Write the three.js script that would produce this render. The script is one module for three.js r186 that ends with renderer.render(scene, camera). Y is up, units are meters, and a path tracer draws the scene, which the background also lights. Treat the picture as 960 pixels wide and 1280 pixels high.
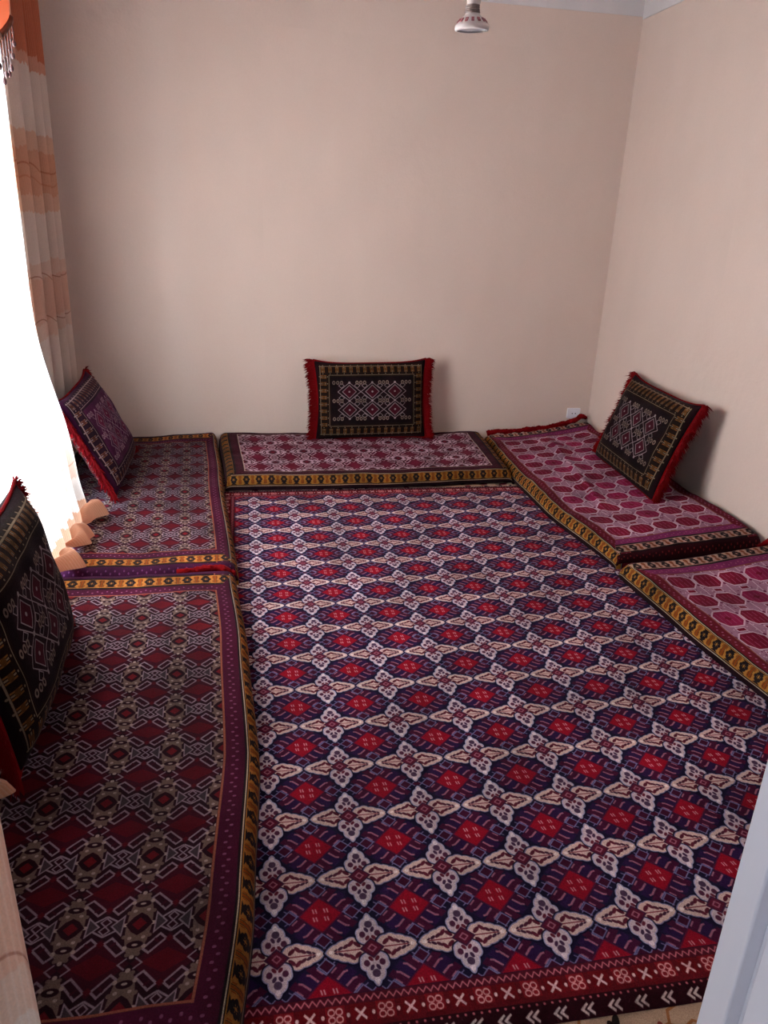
import * as THREE from 'three';
import { ImprovedNoise } from 'three/addons/math/ImprovedNoise.js';
import { RoundedBoxGeometry } from 'three/addons/geometries/RoundedBoxGeometry.js';
import { mergeGeometries } from 'three/addons/utils/BufferGeometryUtils.js';
import { RectAreaLightUniformsLib } from 'three/addons/lights/RectAreaLightUniformsLib.js';

// ------------------------------------------------------------------ camera, sky, daylight, exposure
const scene = new THREE.Scene();
const camera = new THREE.PerspectiveCamera(67.34, 960 / 1280, 0.05, 60);
{
  const yaw = 0.189, pitch = 0.369, roll = 0.0435;          // looks a little right and down, held slightly tilted
  const f = new THREE.Vector3(Math.sin(yaw) * Math.cos(pitch), -Math.sin(pitch), -Math.cos(yaw) * Math.cos(pitch));
  const r0 = new THREE.Vector3(Math.cos(yaw), 0, Math.sin(yaw)), u0 = new THREE.Vector3().crossVectors(r0, f);
  const r = r0.clone().multiplyScalar(Math.cos(roll)).addScaledVector(u0, Math.sin(roll));
  const u = u0.clone().multiplyScalar(Math.cos(roll)).addScaledVector(r0, -Math.sin(roll));
  camera.quaternion.setFromRotationMatrix(new THREE.Matrix4().makeBasis(r, u, f.clone().negate()));
  camera.position.set(-0.1438, 1.5162, 1.3167);
}
const renderer = new THREE.WebGLRenderer({ antialias: true });
renderer.toneMapping = THREE.LinearToneMapping;
renderer.toneMappingExposure = 1.5;
renderer.shadowMap.enabled = true;
RectAreaLightUniformsLib.init();

const WIN = { z0: -2.48, z1: -1.15, y0: 0.36, y1: 2.3 };     // the window opening in the left wall
scene.background = new THREE.Color().setRGB(2.3, 2.8, 3.4);  // bright hazy daylight sky
const daylight = new THREE.RectAreaLight(new THREE.Color().setRGB(0.66, 0.87, 1.0), 34, WIN.z1 - WIN.z0 - 0.1, WIN.y1 - WIN.y0 - 0.1);
daylight.name = 'window_daylight';
daylight.position.set(-1.44, (WIN.y0 + WIN.y1) / 2, (WIN.z0 + WIN.z1) / 2);
daylight.lookAt(1, (WIN.y0 + WIN.y1) / 2, (WIN.z0 + WIN.z1) / 2);
scene.add(daylight);
const HALLWIN = { z0: 1.35, z1: 2.25, y0: 0.9, y1: 2.1 };   // a window of the passage behind the camera
const hallDaylight = new THREE.RectAreaLight(new THREE.Color().setRGB(0.88, 0.9, 1.0), 2.4, HALLWIN.z1 - HALLWIN.z0, HALLWIN.y1 - HALLWIN.y0);
hallDaylight.name = 'passage_daylight';
hallDaylight.position.set(-1.4, 1.5, 1.8); hallDaylight.lookAt(1, 1.5, 1.8); scene.add(hallDaylight);

// ------------------------------------------------------------------ helpers
const noise = new ImprovedNoise();
const N = (x, y, z = 0) => noise.noise(x, y, z);
let seed = 7;
const rnd = () => { seed = (seed * 1664525 + 1013904223) >>> 0; return seed / 4294967296; };
const reseed = (s) => { seed = s >>> 0; };
const lerp = (a, b, t) => a + (b - a) * t;
const clamp = (x, a, b) => Math.min(b, Math.max(a, x));
const smooth = (a, b, x) => { const t = clamp((x - a) / (b - a), 0, 1); return t * t * (3 - 2 * t); };
const names = {};
function numbered(n) { if (!(n in names)) { names[n] = 0; return n; } names[n]++; return n + '_' + String(names[n]).padStart(3, '0'); }
function mesh(name, geo, mat, parent) {
  const m = new THREE.Mesh(geo, mat); m.name = parent ? name : numbered(name);
  m.castShadow = m.receiveShadow = true; (parent ?? scene).add(m); return m;
}
function tag(o, label, category, group) { o.userData.label = label; o.userData.category = category; if (group) o.userData.group = group; return o; }
function structure(o, label) { o.userData.kind = 'structure'; if (label) o.userData.label = label; return o; }
function thing(name, label, category, pos = [0, 0, 0], group) {
  const g = new THREE.Group(); g.name = numbered(name); g.position.set(...pos); scene.add(g); return tag(g, label, category, group);
}
const box = (w, h, d, x, y, z) => new THREE.BoxGeometry(w, h, d).translate(x, y, z);
const span = (x0, x1, y0, y1, z0, z1) => box(x1 - x0, y1 - y0, z1 - z0, (x0 + x1) / 2, (y0 + y1) / 2, (z0 + z1) / 2);
const merged = (list) => mergeGeometries(list.map((g) => { g = g.index ? g.toNonIndexed() : g; for (const k of Object.keys(g.attributes)) if (!['position', 'normal', 'uv'].includes(k)) g.deleteAttribute(k); return g; }));
function grid(nu, nv, fn) {                                   // a surface from fn(u, v) -> [x, y, z, s, t]
  const p = [], uv = [], ix = [];
  for (let j = 0; j <= nv; j++) for (let i = 0; i <= nu; i++) { const q = fn(i / nu, j / nv); p.push(q[0], q[1], q[2]); uv.push(q[3] ?? i / nu, q[4] ?? j / nv); }
  for (let j = 0; j < nv; j++) for (let i = 0; i < nu; i++) { const a = j * (nu + 1) + i, b = a + 1, c = a + nu + 1, d = c + 1; ix.push(a, b, d, a, d, c); }
  const g = new THREE.BufferGeometry();
  g.setAttribute('position', new THREE.Float32BufferAttribute(p, 3)); g.setAttribute('uv', new THREE.Float32BufferAttribute(uv, 2));
  g.setIndex(ix); g.computeVertexNormals(); return g;
}
// uv of a box-like geometry in metres, by the axis its faces point along
function metreUV(g) {
  g = g.index ? g.toNonIndexed() : g; const p = g.attributes.position, n = g.attributes.normal, uv = new Float32Array(p.count * 2);
  for (let i = 0; i < p.count; i++) {
    const ax = Math.abs(n.getX(i)), ay = Math.abs(n.getY(i)), az = Math.abs(n.getZ(i));
    const a = ay > ax && ay > az ? [p.getX(i), p.getZ(i)] : ax > az ? [p.getZ(i), p.getY(i)] : [p.getX(i), p.getY(i)];
    uv[i * 2] = a[0]; uv[i * 2 + 1] = a[1];
  }
  g.setAttribute('uv', new THREE.BufferAttribute(uv, 2)); return g;
}

// ------------------------------------------------------------------ textures
function canvas(w, h) { const c = document.createElement('canvas'); c.width = w; c.height = h; return [c, c.getContext('2d')]; }
function grain(ctx, w, h, fine, coarse, step, s0) {           // woollen grain: fine speckle and coarse uneven dye
  const d = ctx.getImageData(0, 0, w, h), a = d.data; reseed(s0);
  for (let y = 0; y < h; y++) for (let x = 0; x < w; x++) {
    const k = 1 + (rnd() - 0.5) * fine + coarse * N(x / step, y / step, s0) + coarse * 0.6 * N(x / step * 3.1, y / step * 0.9, s0 + 5), i = (y * w + x) * 4;
    a[i] = clamp(a[i] * k, 0, 255); a[i + 1] = clamp(a[i + 1] * k, 0, 255); a[i + 2] = clamp(a[i + 2] * k, 0, 255);
  }
  ctx.putImageData(d, 0, 0);
}
function texOf(c) { const t = new THREE.CanvasTexture(c); t.colorSpace = THREE.SRGBColorSpace; t.wrapS = t.wrapT = THREE.RepeatWrapping; t.anisotropy = 8; return t; }
function noiseTex(n, fn) {
  const d = new Uint8Array(n * n * 4);
  for (let y = 0; y < n; y++) for (let x = 0; x < n; x++) { const v = clamp(fn(x, y), 0, 1) * 255, i = (y * n + x) * 4; d[i] = d[i + 1] = d[i + 2] = v; d[i + 3] = 255; }
  const t = new THREE.DataTexture(d, n, n); t.magFilter = THREE.LinearFilter; t.minFilter = THREE.LinearFilter; t.wrapS = t.wrapT = THREE.RepeatWrapping; t.needsUpdate = true; return t;
}
reseed(11);
const pileTex = noiseTex(256, () => 0.25 + 0.75 * rnd());
const plasterTex = noiseTex(512, (x, y) => {
  const k = (f, z) => { const a = x / 512, b = y / 512; return lerp(lerp(N(a * f, b * f, z), N((a - 1) * f, b * f, z), a), lerp(N(a * f, (b - 1) * f, z), N((a - 1) * f, (b - 1) * f, z), a), b); };
  return 0.5 + 0.5 * k(6, 1) + 0.3 * k(18, 4) + 0.15 * k(60, 7);
});
const rep = (t, x, y) => { const c = t.clone(); c.repeat.set(x, y); c.needsUpdate = true; return c; };
function wool(map, sx, sy, extra = {}) {
  return new THREE.MeshPhysicalMaterial({ map, roughness: 1, specularIntensity: 0.15, bumpMap: rep(pileTex, sx / 0.32, sy / 0.32), bumpScale: 0.0016, sheen: 0.14, sheenColor: new THREE.Color(0.6, 0.42, 0.58), sheenRoughness: 0.5, ...extra });
}

// drawing in units of one pattern cell; sx, sy = pixels per unit
function poly(ctx, pts, fill, stroke, lw) {
  ctx.beginPath(); pts.forEach(([x, y], i) => (i ? ctx.lineTo(x, y) : ctx.moveTo(x, y))); ctx.closePath();
  if (fill) { ctx.fillStyle = fill; ctx.fill(); } if (stroke) { ctx.strokeStyle = stroke; ctx.lineWidth = lw; ctx.stroke(); }
}
function line(ctx, pts, stroke, lw) { ctx.beginPath(); pts.forEach(([x, y], i) => (i ? ctx.lineTo(x, y) : ctx.moveTo(x, y))); ctx.strokeStyle = stroke; ctx.lineWidth = lw; ctx.stroke(); }
function oval(ctx, x, y, rx, ry, a, fill, stroke, lw) { ctx.beginPath(); ctx.ellipse(x, y, rx, ry, a, 0, 7); if (fill) { ctx.fillStyle = fill; ctx.fill(); } if (stroke) { ctx.strokeStyle = stroke; ctx.lineWidth = lw; ctx.stroke(); } }

// ---- the large rug: rows of red lozenge medallions in navy, cream four-petalled flowers between
const RUG = { dx: 0.21, dz: 0.2016, cols: 10, rows: 15, x0: -0.21, z1: 0.2016, border: 0.115 };
function rugTexture() {
  const W = 2048, H = 2048, [c, ctx] = canvas(W, H);
  const wm = RUG.cols * RUG.dx + 2 * RUG.border, hm = RUG.rows * RUG.dz + 2 * RUG.border, px = W / wm, py = H / hm, bx = RUG.border * px, by = RUG.border * py;
  ctx.fillStyle = '#16112a'; ctx.fillRect(0, 0, W, H);
  ctx.save(); ctx.beginPath(); ctx.rect(bx, by, W - 2 * bx, H - 2 * by); ctx.clip();
  const sx = RUG.dx * px, sy = RUG.dz * py;
  const blue = '#6d6a90', pinkl = '#8f5a6c', cream = '#bda39c', maroon = '#3a0d26', red = '#840c20';
  for (let r = 0; r <= RUG.rows; r++) for (let q = 0; q <= RUG.cols; q++) {          // medallions on the lattice points
    ctx.save(); ctx.translate(bx + q * sx, by + r * sy); ctx.scale(sx, sy);
    for (const mx of [-1, 1]) for (const my of [-1, 1]) {
      ctx.save(); ctx.scale(mx, my); const P = (s, d) => [(d + s) / 2, (d - s) / 2];
      poly(ctx, [P(-0.26, 0.22), P(0.26, 0.22), P(0.3, 0.56), P(-0.3, 0.56)], '#191430');
      for (let k = -1; k <= 1; k++) {                                                // barred panels along each edge of the lozenge
        const s0 = k * 0.165 - 0.062, s1 = k * 0.165 + 0.062;
        poly(ctx, [P(s0, 0.25), P(s1, 0.25), P(s1 * 1.1, 0.54), P(s0 * 1.1, 0.54)], k ? '#3d0f2a' : '#27133a');
      }
      for (const k of [-0.5, 0.5]) line(ctx, [P(k * 0.165, 0.27), P(k * 0.175, 0.43), P(k * 0.175 + 0.03, 0.48)], pinkl, 0.026);
      for (const k of [-1.45, 1.45]) line(ctx, [P(k * 0.15, 0.3), P(k * 0.15, 0.42)], pinkl, 0.02);
      line(ctx, [P(-0.44, 0.235), P(0.44, 0.235)], blue, 0.014);
      line(ctx, [P(-0.27, 0.235), P(-0.3, 0.5)], blue, 0.013); line(ctx, [P(0.27, 0.235), P(0.3, 0.5)], blue, 0.013);
      ctx.restore();
    }
    for (const [vx, vy] of [[0, 0.345], [0, -0.345], [0.345, 0], [-0.345, 0]]) poly(ctx, [[vx - 0.085, vy], [vx, vy - 0.085], [vx + 0.085, vy], [vx, vy + 0.085]], maroon, blue, 0.014);
    for (const [vx, vy] of [[0, 0.5], [0, -0.5], [0.5, 0], [-0.5, 0]]) poly(ctx, [[vx - 0.07, vy], [vx, vy - 0.07], [vx + 0.07, vy], [vx, vy + 0.07]], '#420e26', blue, 0.012);
    poly(ctx, [[-0.235, 0], [-0.115, -0.125], [0, -0.235], [0.115, -0.125], [0.235, 0], [0.115, 0.125], [0, 0.235], [-0.115, 0.125]], red, '#57102c', 0.016);
    for (const [vx, vy] of [[0.062, 0.055], [-0.062, 0.055], [0.062, -0.055], [-0.062, -0.055]]) {
      for (const k of [-1, 1]) line(ctx, [[vx + k * 0.016 - 0.006, vy - 0.03], [vx + k * 0.016 + 0.006, vy + 0.03]], '#b9858a', 0.015);
    }
    line(ctx, [[-0.12, 0], [0.12, 0]], '#7c0f1d', 0.012); line(ctx, [[0, -0.12], [0, 0.12]], '#7c0f1d', 0.012);
    ctx.restore();
  }
  for (let r = 0; r < RUG.rows; r++) for (let q = 0; q < RUG.cols; q++) {            // flowers in the middle of each cell
    ctx.save(); ctx.translate(bx + (q + 0.5) * sx, by + (r + 0.5) * sy); ctx.scale(sx, sy);
    for (const m of [-1, 1]) {
      ctx.save(); ctx.scale(m, 1);
      const leaf = () => { ctx.beginPath(); ctx.moveTo(0.06, 0.06); ctx.quadraticCurveTo(0.1, 0.155, 0.165, 0.142); ctx.quadraticCurveTo(0.22, 0.18, 0.27, 0.13); ctx.quadraticCurveTo(0.34, 0.13, 0.37, 0.09); ctx.quadraticCurveTo(0.44, 0.085, 0.49, 0); ctx.quadraticCurveTo(0.44, -0.085, 0.37, -0.09); ctx.quadraticCurveTo(0.34, -0.13, 0.27, -0.13); ctx.quadraticCurveTo(0.22, -0.18, 0.165, -0.142); ctx.quadraticCurveTo(0.1, -0.155, 0.06, -0.06); ctx.closePath(); };
      leaf(); ctx.strokeStyle = '#100e22'; ctx.lineWidth = 0.06; ctx.stroke(); leaf(); ctx.strokeStyle = blue; ctx.lineWidth = 0.026; ctx.stroke(); leaf(); ctx.fillStyle = cream; ctx.fill();
      line(ctx, [[0.12, 0], [0.39, 0]], '#6b2634', 0.014);
      for (const k of [-1, 1]) { oval(ctx, 0.155, k * 0.065, 0.05, 0.024, k * 0.8, '#4f1626'); oval(ctx, 0.22, k * 0.085, 0.048, 0.022, k * -0.9, '#561a2a'); oval(ctx, 0.275, k * 0.055, 0.04, 0.02, k * -0.7, '#4a1a2c'); oval(ctx, 0.335, k * 0.036, 0.034, 0.017, k * -0.6, '#3a1a30'); oval(ctx, 0.385, k * 0.02, 0.022, 0.011, k * -0.6, '#3a1a30'); }
      oval(ctx, 0.435, 0, 0.024, 0.024, 0, '#d8c8c6');
      ctx.restore();
      ctx.save(); ctx.scale(0.96, m);
      const bud = () => { ctx.beginPath(); ctx.moveTo(0.05, 0.06); ctx.quadraticCurveTo(0.15, 0.08, 0.145, 0.17); ctx.quadraticCurveTo(0.165, 0.24, 0.095, 0.265); ctx.quadraticCurveTo(0.1, 0.36, 0.035, 0.385); ctx.quadraticCurveTo(0.02, 0.44, 0, 0.445); ctx.quadraticCurveTo(-0.02, 0.44, -0.035, 0.385); ctx.quadraticCurveTo(-0.1, 0.36, -0.095, 0.265); ctx.quadraticCurveTo(-0.165, 0.24, -0.145, 0.17); ctx.quadraticCurveTo(-0.15, 0.08, -0.05, 0.06); ctx.closePath(); };
      bud(); ctx.strokeStyle = '#100e22'; ctx.lineWidth = 0.06; ctx.stroke(); bud(); ctx.strokeStyle = '#8d8aac'; ctx.lineWidth = 0.028; ctx.stroke(); bud(); ctx.fillStyle = '#b3a2aa'; ctx.fill();
      for (const k of [-1, 1]) { oval(ctx, k * 0.085, 0.18, 0.034, 0.04, 0, '#4a2038'); oval(ctx, k * 0.035, 0.13, 0.02, 0.034, k * 0.7, '#5a1c2c'); oval(ctx, k * 0.034, 0.235, 0.02, 0.036, k * -0.5, '#3d2440'); }
      oval(ctx, 0, 0.305, 0.044, 0.048, 0, '#453048'); oval(ctx, 0, 0.385, 0.03, 0.034, 0, '#cfc2c8');
      ctx.restore();
    }
    poly(ctx, [[-0.12, 0], [0, -0.115], [0.12, 0], [0, 0.115]], '#531328', '#3a1530', 0.02);
    poly(ctx, [[-0.045, 0], [0, -0.045], [0.045, 0], [0, 0.045]], null, '#94586a', 0.016);
    ctx.restore();
  }
  ctx.restore();
  // border: zigzag line, red band of crosses and boxes, dotted band, dark edge with paired chevrons
  const strip = (len, ppl, ppw) => {                                                 // drawn along +x, outward along +y, in metres
    const g = (x) => x * ppl, v = (y) => y * ppw, R = (x, y, w, h, f) => { ctx.fillStyle = f; ctx.fillRect(g(x), v(y), g(w), v(h)); };
    R(0, 0, len, 0.022, '#4a0f1e'); R(0, 0.022, len, 0.05, '#560c14'); R(0, 0.072, len, 0.043, '#270810');
    for (let x = 0; x < len; x += 0.016) { line(ctx, [[g(x), v(0.005)], [g(x + 0.008), v(0.017)], [g(x + 0.016), v(0.005)]], '#b0656f', 2.2); }
    for (let x = 0, k = 0; x < len; x += 0.052, k++) {
      R(x, 0.022, 0.04, 0.038, k % 2 ? '#5e0b12' : '#74121a');
      if (k % 2) for (const a of [-1, 1]) line(ctx, [[g(x + 0.009), v(0.044 - a * 0.012)], [g(x + 0.031), v(0.044 + a * 0.012)]], '#c4a3a4', 4);
      else { for (const a of [-1, 1]) for (const b of [-1, 1]) oval(ctx, g(x + 0.02 + a * 0.008), v(0.043 + b * 0.008), g(0.0065), v(0.0065), 0, null, '#c59090', 2.4); }
      oval(ctx, g(x + 0.046), v(0.044), g(0.0035), v(0.005), 0, '#c4a3a4');
    }
    for (let x = 0; x < len; x += 0.017) oval(ctx, g(x), v(0.078), g(0.0028), v(0.003), 0, '#a85a62');
    for (let x = 0; x < len; x += 0.06) for (const k of [0, 0.014]) { line(ctx, [[g(x + k + 0.014), v(0.09)], [g(x + k), v(0.1)], [g(x + k + 0.012), v(0.109)]], '#b9a6a2', 3.6); }
  };
  const put = (tx, ty, a, len, ppl, ppw) => { ctx.save(); ctx.translate(tx, ty); ctx.rotate(a); strip(len, ppl, ppw); ctx.restore(); };
  put(0, H - by, 0, wm, px, py); put(W, by, Math.PI, wm, px, py);
  ctx.save(); ctx.beginPath(); ctx.rect(0, by * 0.9, W, H - 1.8 * by); ctx.clip();
  put(bx, by, Math.PI / 2, hm - 2 * RUG.border, py, px); put(W - bx, H - by, -Math.PI / 2, hm - 2 * RUG.border, py, px); ctx.restore();
  grain(ctx, W, H, 0.34, 0.16, 210, 21);
  return texOf(c);
}

// ---- mattress covers: field, lines, dotted bands and a golden frieze of dark rosettes round the edge
function frieze(ctx, len, pl, y0, y1, ground, bar, dark) {    // along +x in metres (pl pixels a metre), across y0..y1 pixels
  const h = y1 - y0, n = Math.max(1, Math.round(len / 0.072)), p = len * pl / n;
  ctx.fillStyle = ground; ctx.fillRect(0, y0, len * pl, h);
  ctx.fillStyle = dark; ctx.fillRect(0, y0 - h * 0.05, len * pl, h * 0.06); ctx.fillRect(0, y1 - h * 0.02, len * pl, h * 0.06);
  for (let i = 0; i < n; i++) {
    const x = (i + 0.5) * p, m = (y0 + y1) / 2;
    ctx.save(); ctx.translate(x, m - h * 0.02); ctx.scale(p / h * 0.8, 0.92);
    for (let k = 0; k < 6; k++) oval(ctx, Math.cos(k * 1.047) * h * 0.2, Math.sin(k * 1.047) * h * 0.24, h * 0.15, h * 0.15, 0, dark);
    for (let k = 0; k < 6; k++) oval(ctx, Math.cos(k * 1.047 + 0.5) * h * 0.13, Math.sin(k * 1.047 + 0.5) * h * 0.13, h * 0.028, h * 0.028, 0, ground);
    poly(ctx, [[-h * 0.36, h * 0.47], [0, h * 0.26], [h * 0.36, h * 0.47]], dark); poly(ctx, [[-h * 0.3, -h * 0.48], [0, -h * 0.3], [h * 0.3, -h * 0.48]], dark);
    ctx.restore();
    const b = i * p;
    ctx.fillStyle = bar; ctx.fillRect(b - h * 0.05, y0 + h * 0.08, h * 0.1, h * 0.84); ctx.fillStyle = dark; ctx.fillRect(b - h * 0.09, y0 + h * 0.08, h * 0.025, h * 0.84); ctx.fillRect(b + h * 0.065, y0 + h * 0.08, h * 0.025, h * 0.84); ctx.fillStyle = bar;
    for (const k of [-1, 1]) { ctx.fillRect(b + k * h * 0.12 - h * 0.03, y0 + h * 0.12, h * 0.06, h * 0.3); ctx.fillRect(b + k * h * 0.14 - h * 0.025, y0 + h * 0.62, h * 0.05, h * 0.26); }
  }
}
function dots(ctx, len, pl, y0, y1, ground, dot, seed0) {
  ctx.fillStyle = ground; ctx.fillRect(0, y0, len * pl, y1 - y0); reseed(seed0);
  const m = (y0 + y1) / 2, h = y1 - y0;
  for (let x = 0; x < len * pl; x += pl * 0.018) { oval(ctx, x, m + (Math.round(x / (pl * 0.018)) % 2 ? -1 : 1) * h * 0.1, pl * 0.0035, h * 0.09, 0, dot); }
}
function latticeField(ctx, w, h, nx, ny, C) {                 // ovals in columns, red lozenges and barred lattice between
  ctx.fillStyle = C.ground; ctx.fillRect(0, 0, w, h); const sx = w / nx, sy = h / ny;
  for (let j = -1; j <= ny; j++) for (let i = -1; i <= nx; i++) {
    ctx.save(); ctx.translate((i + 0.5) * sx, (j + 0.5) * sy); ctx.scale(sx, sy); reseed((i + 3) * 91 + j * 17); const red = rnd() < 0.35 ? C.red2 : C.red;
    poly(ctx, [[-0.5, 0], [0, -0.34], [0.5, 0], [0, 0.34]], C.lozenge);
    poly(ctx, [[-0.36, 0], [0, -0.15], [0.36, 0], [0, 0.15]], red);
    for (const a of [-1, 1]) for (const b of [-1, 1]) { poly(ctx, [[a * 0.05, b * 0.27], [a * 0.27, b * 0.11], [a * 0.37, b * 0.17], [a * 0.15, b * 0.34]], C.bars, C.line, 0.03); line(ctx, [[a * 0.15, b * 0.23], [a * 0.22, b * 0.28]], C.lozenge, 0.03); }
    for (const a of [-1, 1]) { line(ctx, [[a * 0.44, -0.07], [a * 0.33, 0], [a * 0.44, 0.07]], C.line, 0.022); for (const b of [-1, 1]) line(ctx, [[0, b * 0.36], [a * 0.3, b * 0.5]], C.line, 0.026); }
    for (const b of [-1, 1]) { poly(ctx, [[-0.075, b * 0.44], [0, b * 0.385], [0.075, b * 0.44], [0, b * 0.5]], C.bars, C.line, 0.02); poly(ctx, [[-0.06, b * 0.265], [0, b * 0.22], [0.06, b * 0.265], [0, b * 0.31]], C.red); }
    ctx.restore();
  }
  for (let j = 0; j <= ny; j++) for (let i = 0; i <= nx; i++) {
    ctx.save(); ctx.translate(i * sx, j * sy); ctx.scale(sx, sy);
    for (const a of [-1, 1]) poly(ctx, [[a * 0.24, -0.13], [a * 0.41, 0], [a * 0.24, 0.13]], C.grey, C.line, 0.022);
    oval(ctx, 0, 0, 0.19, 0.42, 0, C.cream);
    for (let k = 0; k < 16; k++) { const t = k / 16 * 6.283; oval(ctx, Math.cos(t) * 0.2, Math.sin(t) * 0.42, 0.036, 0.026, 0, k % 2 ? C.cream : C.pale); }
    poly(ctx, [[-0.2, 0], [-0.1, -0.1], [0, -0.15], [0.1, -0.1], [0.2, 0], [0.1, 0.1], [0, 0.15], [-0.1, 0.1]], C.ground);
    poly(ctx, [[-0.11, 0], [0, -0.085], [0.11, 0], [0, 0.085]], C.red2);
    for (const b of [-1, 1]) { oval(ctx, 0, b * 0.265, 0.12, 0.045, 0, C.ground); oval(ctx, 0, b * 0.27, 0.045, 0.016, 0, C.pale); oval(ctx, -0.1, b * 0.18, 0.03, 0.02, 0, C.pale); oval(ctx, 0.1, b * 0.18, 0.03, 0.02, 0, C.pale); }
    ctx.restore();
  }
}
function gulField(ctx, w, h, nx, ny, C) {                     // rows of pink octagonal medallions on a speckled pale ground
  ctx.fillStyle = C.ground; ctx.fillRect(0, 0, w, h); const sx = w / nx, sy = h / ny;
  reseed(77);
  for (let k = 0; k < nx * ny * 26; k++) oval(ctx, rnd() * w, rnd() * h, sx * 0.025, sy * 0.022, 0, rnd() < 0.55 ? C.speck : C.cream);
  for (let j = 0; j < ny; j++) for (let i = 0; i < nx; i++) {
    ctx.save(); ctx.translate((i + 0.5) * sx, (j + 0.5) * sy); ctx.scale(sx, sy); const red = rnd() < 0.4 ? C.red2 : C.red;
    poly(ctx, [[-0.45, -0.15], [-0.24, -0.35], [0.24, -0.35], [0.45, -0.15], [0.45, 0.15], [0.24, 0.35], [-0.24, 0.35], [-0.45, 0.15]], red, C.cream, 0.045);
    for (const x of [-0.27, -0.09, 0.09, 0.27]) line(ctx, [[x, -0.24], [x, 0.24]], C.line, 0.02);
    poly(ctx, [[-0.13, 0], [0, -0.1], [0.13, 0], [0, 0.1]], C.red2);
    for (const b of [-0.5, 0.5]) poly(ctx, [[-0.15, b - 0.07], [0.15, b - 0.07], [0.15, b + 0.07], [-0.15, b + 0.07]], C.red2, C.cream, 0.03);
    for (const a of [-0.5, 0.5]) { line(ctx, [[a, -0.5], [a, 0.5]], C.cream, 0.03); for (const b of [-0.2, 0.2]) oval(ctx, a, b, 0.05, 0.05, 0, C.speck); }
    ctx.restore();
  }
}
function coverTexture(wm, lm, S) {                            // across wm metres (canvas x), along lm metres (canvas y)
  const W = 1024, H = 2048, [c, ctx] = canvas(W, H), px = W / wm, py = H / lm, e = S.end, s = S.side;
  ctx.fillStyle = S.edge; ctx.fillRect(0, 0, W, H);
  // long sides
  for (const right of [0, 1]) {
    ctx.save(); if (right) { ctx.translate(W, H); ctx.rotate(Math.PI); } ctx.transform(0, 1, 1, 0, 0, 0);   // x now runs along the length, y inward from the edge
    ctx.fillStyle = S.pale; ctx.fillRect(0, px * (s[0] - 0.006), H, px * 0.003);
    frieze(ctx, lm, py, px * s[0], px * s[1], S.gold, S.bar, S.dark);
    ctx.fillStyle = S.pale; ctx.fillRect(0, px * s[1] + 2, H, px * 0.004); ctx.fillStyle = S.dark; ctx.fillRect(0, px * (s[1] + 0.006), H, px * 0.008);
    dots(ctx, lm, py, px * (s[1] + 0.013), px * s[2], S.band, S.dot, 5);
    ctx.fillStyle = S.line; ctx.fillRect(0, px * s[2], H, px * 0.006);
    ctx.restore();
  }
  // ends
  for (const far of [0, 1]) {
    ctx.save(); if (far) { ctx.translate(W, H); ctx.rotate(Math.PI); }
    const x0 = px * s[1] * 0.9, x1 = W - x0;
    ctx.save(); ctx.beginPath(); ctx.moveTo(x0 * 0.2, 0); ctx.lineTo(W - x0 * 0.2, 0); ctx.lineTo(W - px * s[2], py * e[3]); ctx.lineTo(px * s[2], py * e[3]); ctx.closePath(); ctx.clip();
    dots(ctx, wm, px, py * e[0] * 0.25, py * e[0], S.endOuter, S.endDot, 9);
    frieze(ctx, wm, px, py * e[1], py * e[2], S.endGold, S.bar, S.dark);
    ctx.fillStyle = S.dark; ctx.fillRect(0, py * (e[2] + 0.004), W, py * 0.008);
    dots(ctx, wm, px, py * (e[2] + 0.012), py * e[3], S.endBand, S.dot, 3);
    ctx.restore(); ctx.fillStyle = S.line; ctx.fillRect(px * s[2], py * e[3], W - 2 * px * s[2], py * 0.006);
    ctx.restore();
  }
  const fx = px * (s[2] + 0.006), fy = py * (e[3] + 0.006), fw = W - 2 * fx, fh = H - 2 * fy;
  ctx.save(); ctx.translate(fx, fy); ctx.beginPath(); ctx.rect(0, 0, fw, fh); ctx.clip();
  S.field(ctx, fw, fh, Math.round(fw / px / S.cell[0]), Math.round(fh / py / S.cell[1]), S.C); ctx.restore();
  grain(ctx, W, H, 0.34, 0.2, 170, S.seed);
  return texOf(c);
}
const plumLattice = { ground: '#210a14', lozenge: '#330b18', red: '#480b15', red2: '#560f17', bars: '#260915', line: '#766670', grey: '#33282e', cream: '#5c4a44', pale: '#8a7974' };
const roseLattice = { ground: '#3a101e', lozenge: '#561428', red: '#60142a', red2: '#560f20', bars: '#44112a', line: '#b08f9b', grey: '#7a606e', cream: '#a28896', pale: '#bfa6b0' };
const pinkGul = { ground: '#8a667a', cream: '#b59dab', speck: '#5c1a3a', red: '#7c1b40', red2: '#681228', line: '#924468' };
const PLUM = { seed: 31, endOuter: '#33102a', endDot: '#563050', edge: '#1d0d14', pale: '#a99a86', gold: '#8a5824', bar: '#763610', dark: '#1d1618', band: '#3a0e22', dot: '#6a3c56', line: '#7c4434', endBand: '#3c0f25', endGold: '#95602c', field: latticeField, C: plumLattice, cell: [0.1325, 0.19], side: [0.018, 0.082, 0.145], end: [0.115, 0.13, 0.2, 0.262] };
const ROSE = { ...PLUM, seed: 41, endOuter: '#2a0d15', endDot: '#47202b', band: '#34101b', endBand: '#34101b', dot: '#47202b', pale: '#a38c78', line: '#a08a82', gold: '#7a5220', endGold: '#6a4820', bar: '#6a3410', C: roseLattice, cell: [0.16, 0.2], end: [0.05, 0.055, 0.115, 0.175] };
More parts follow.
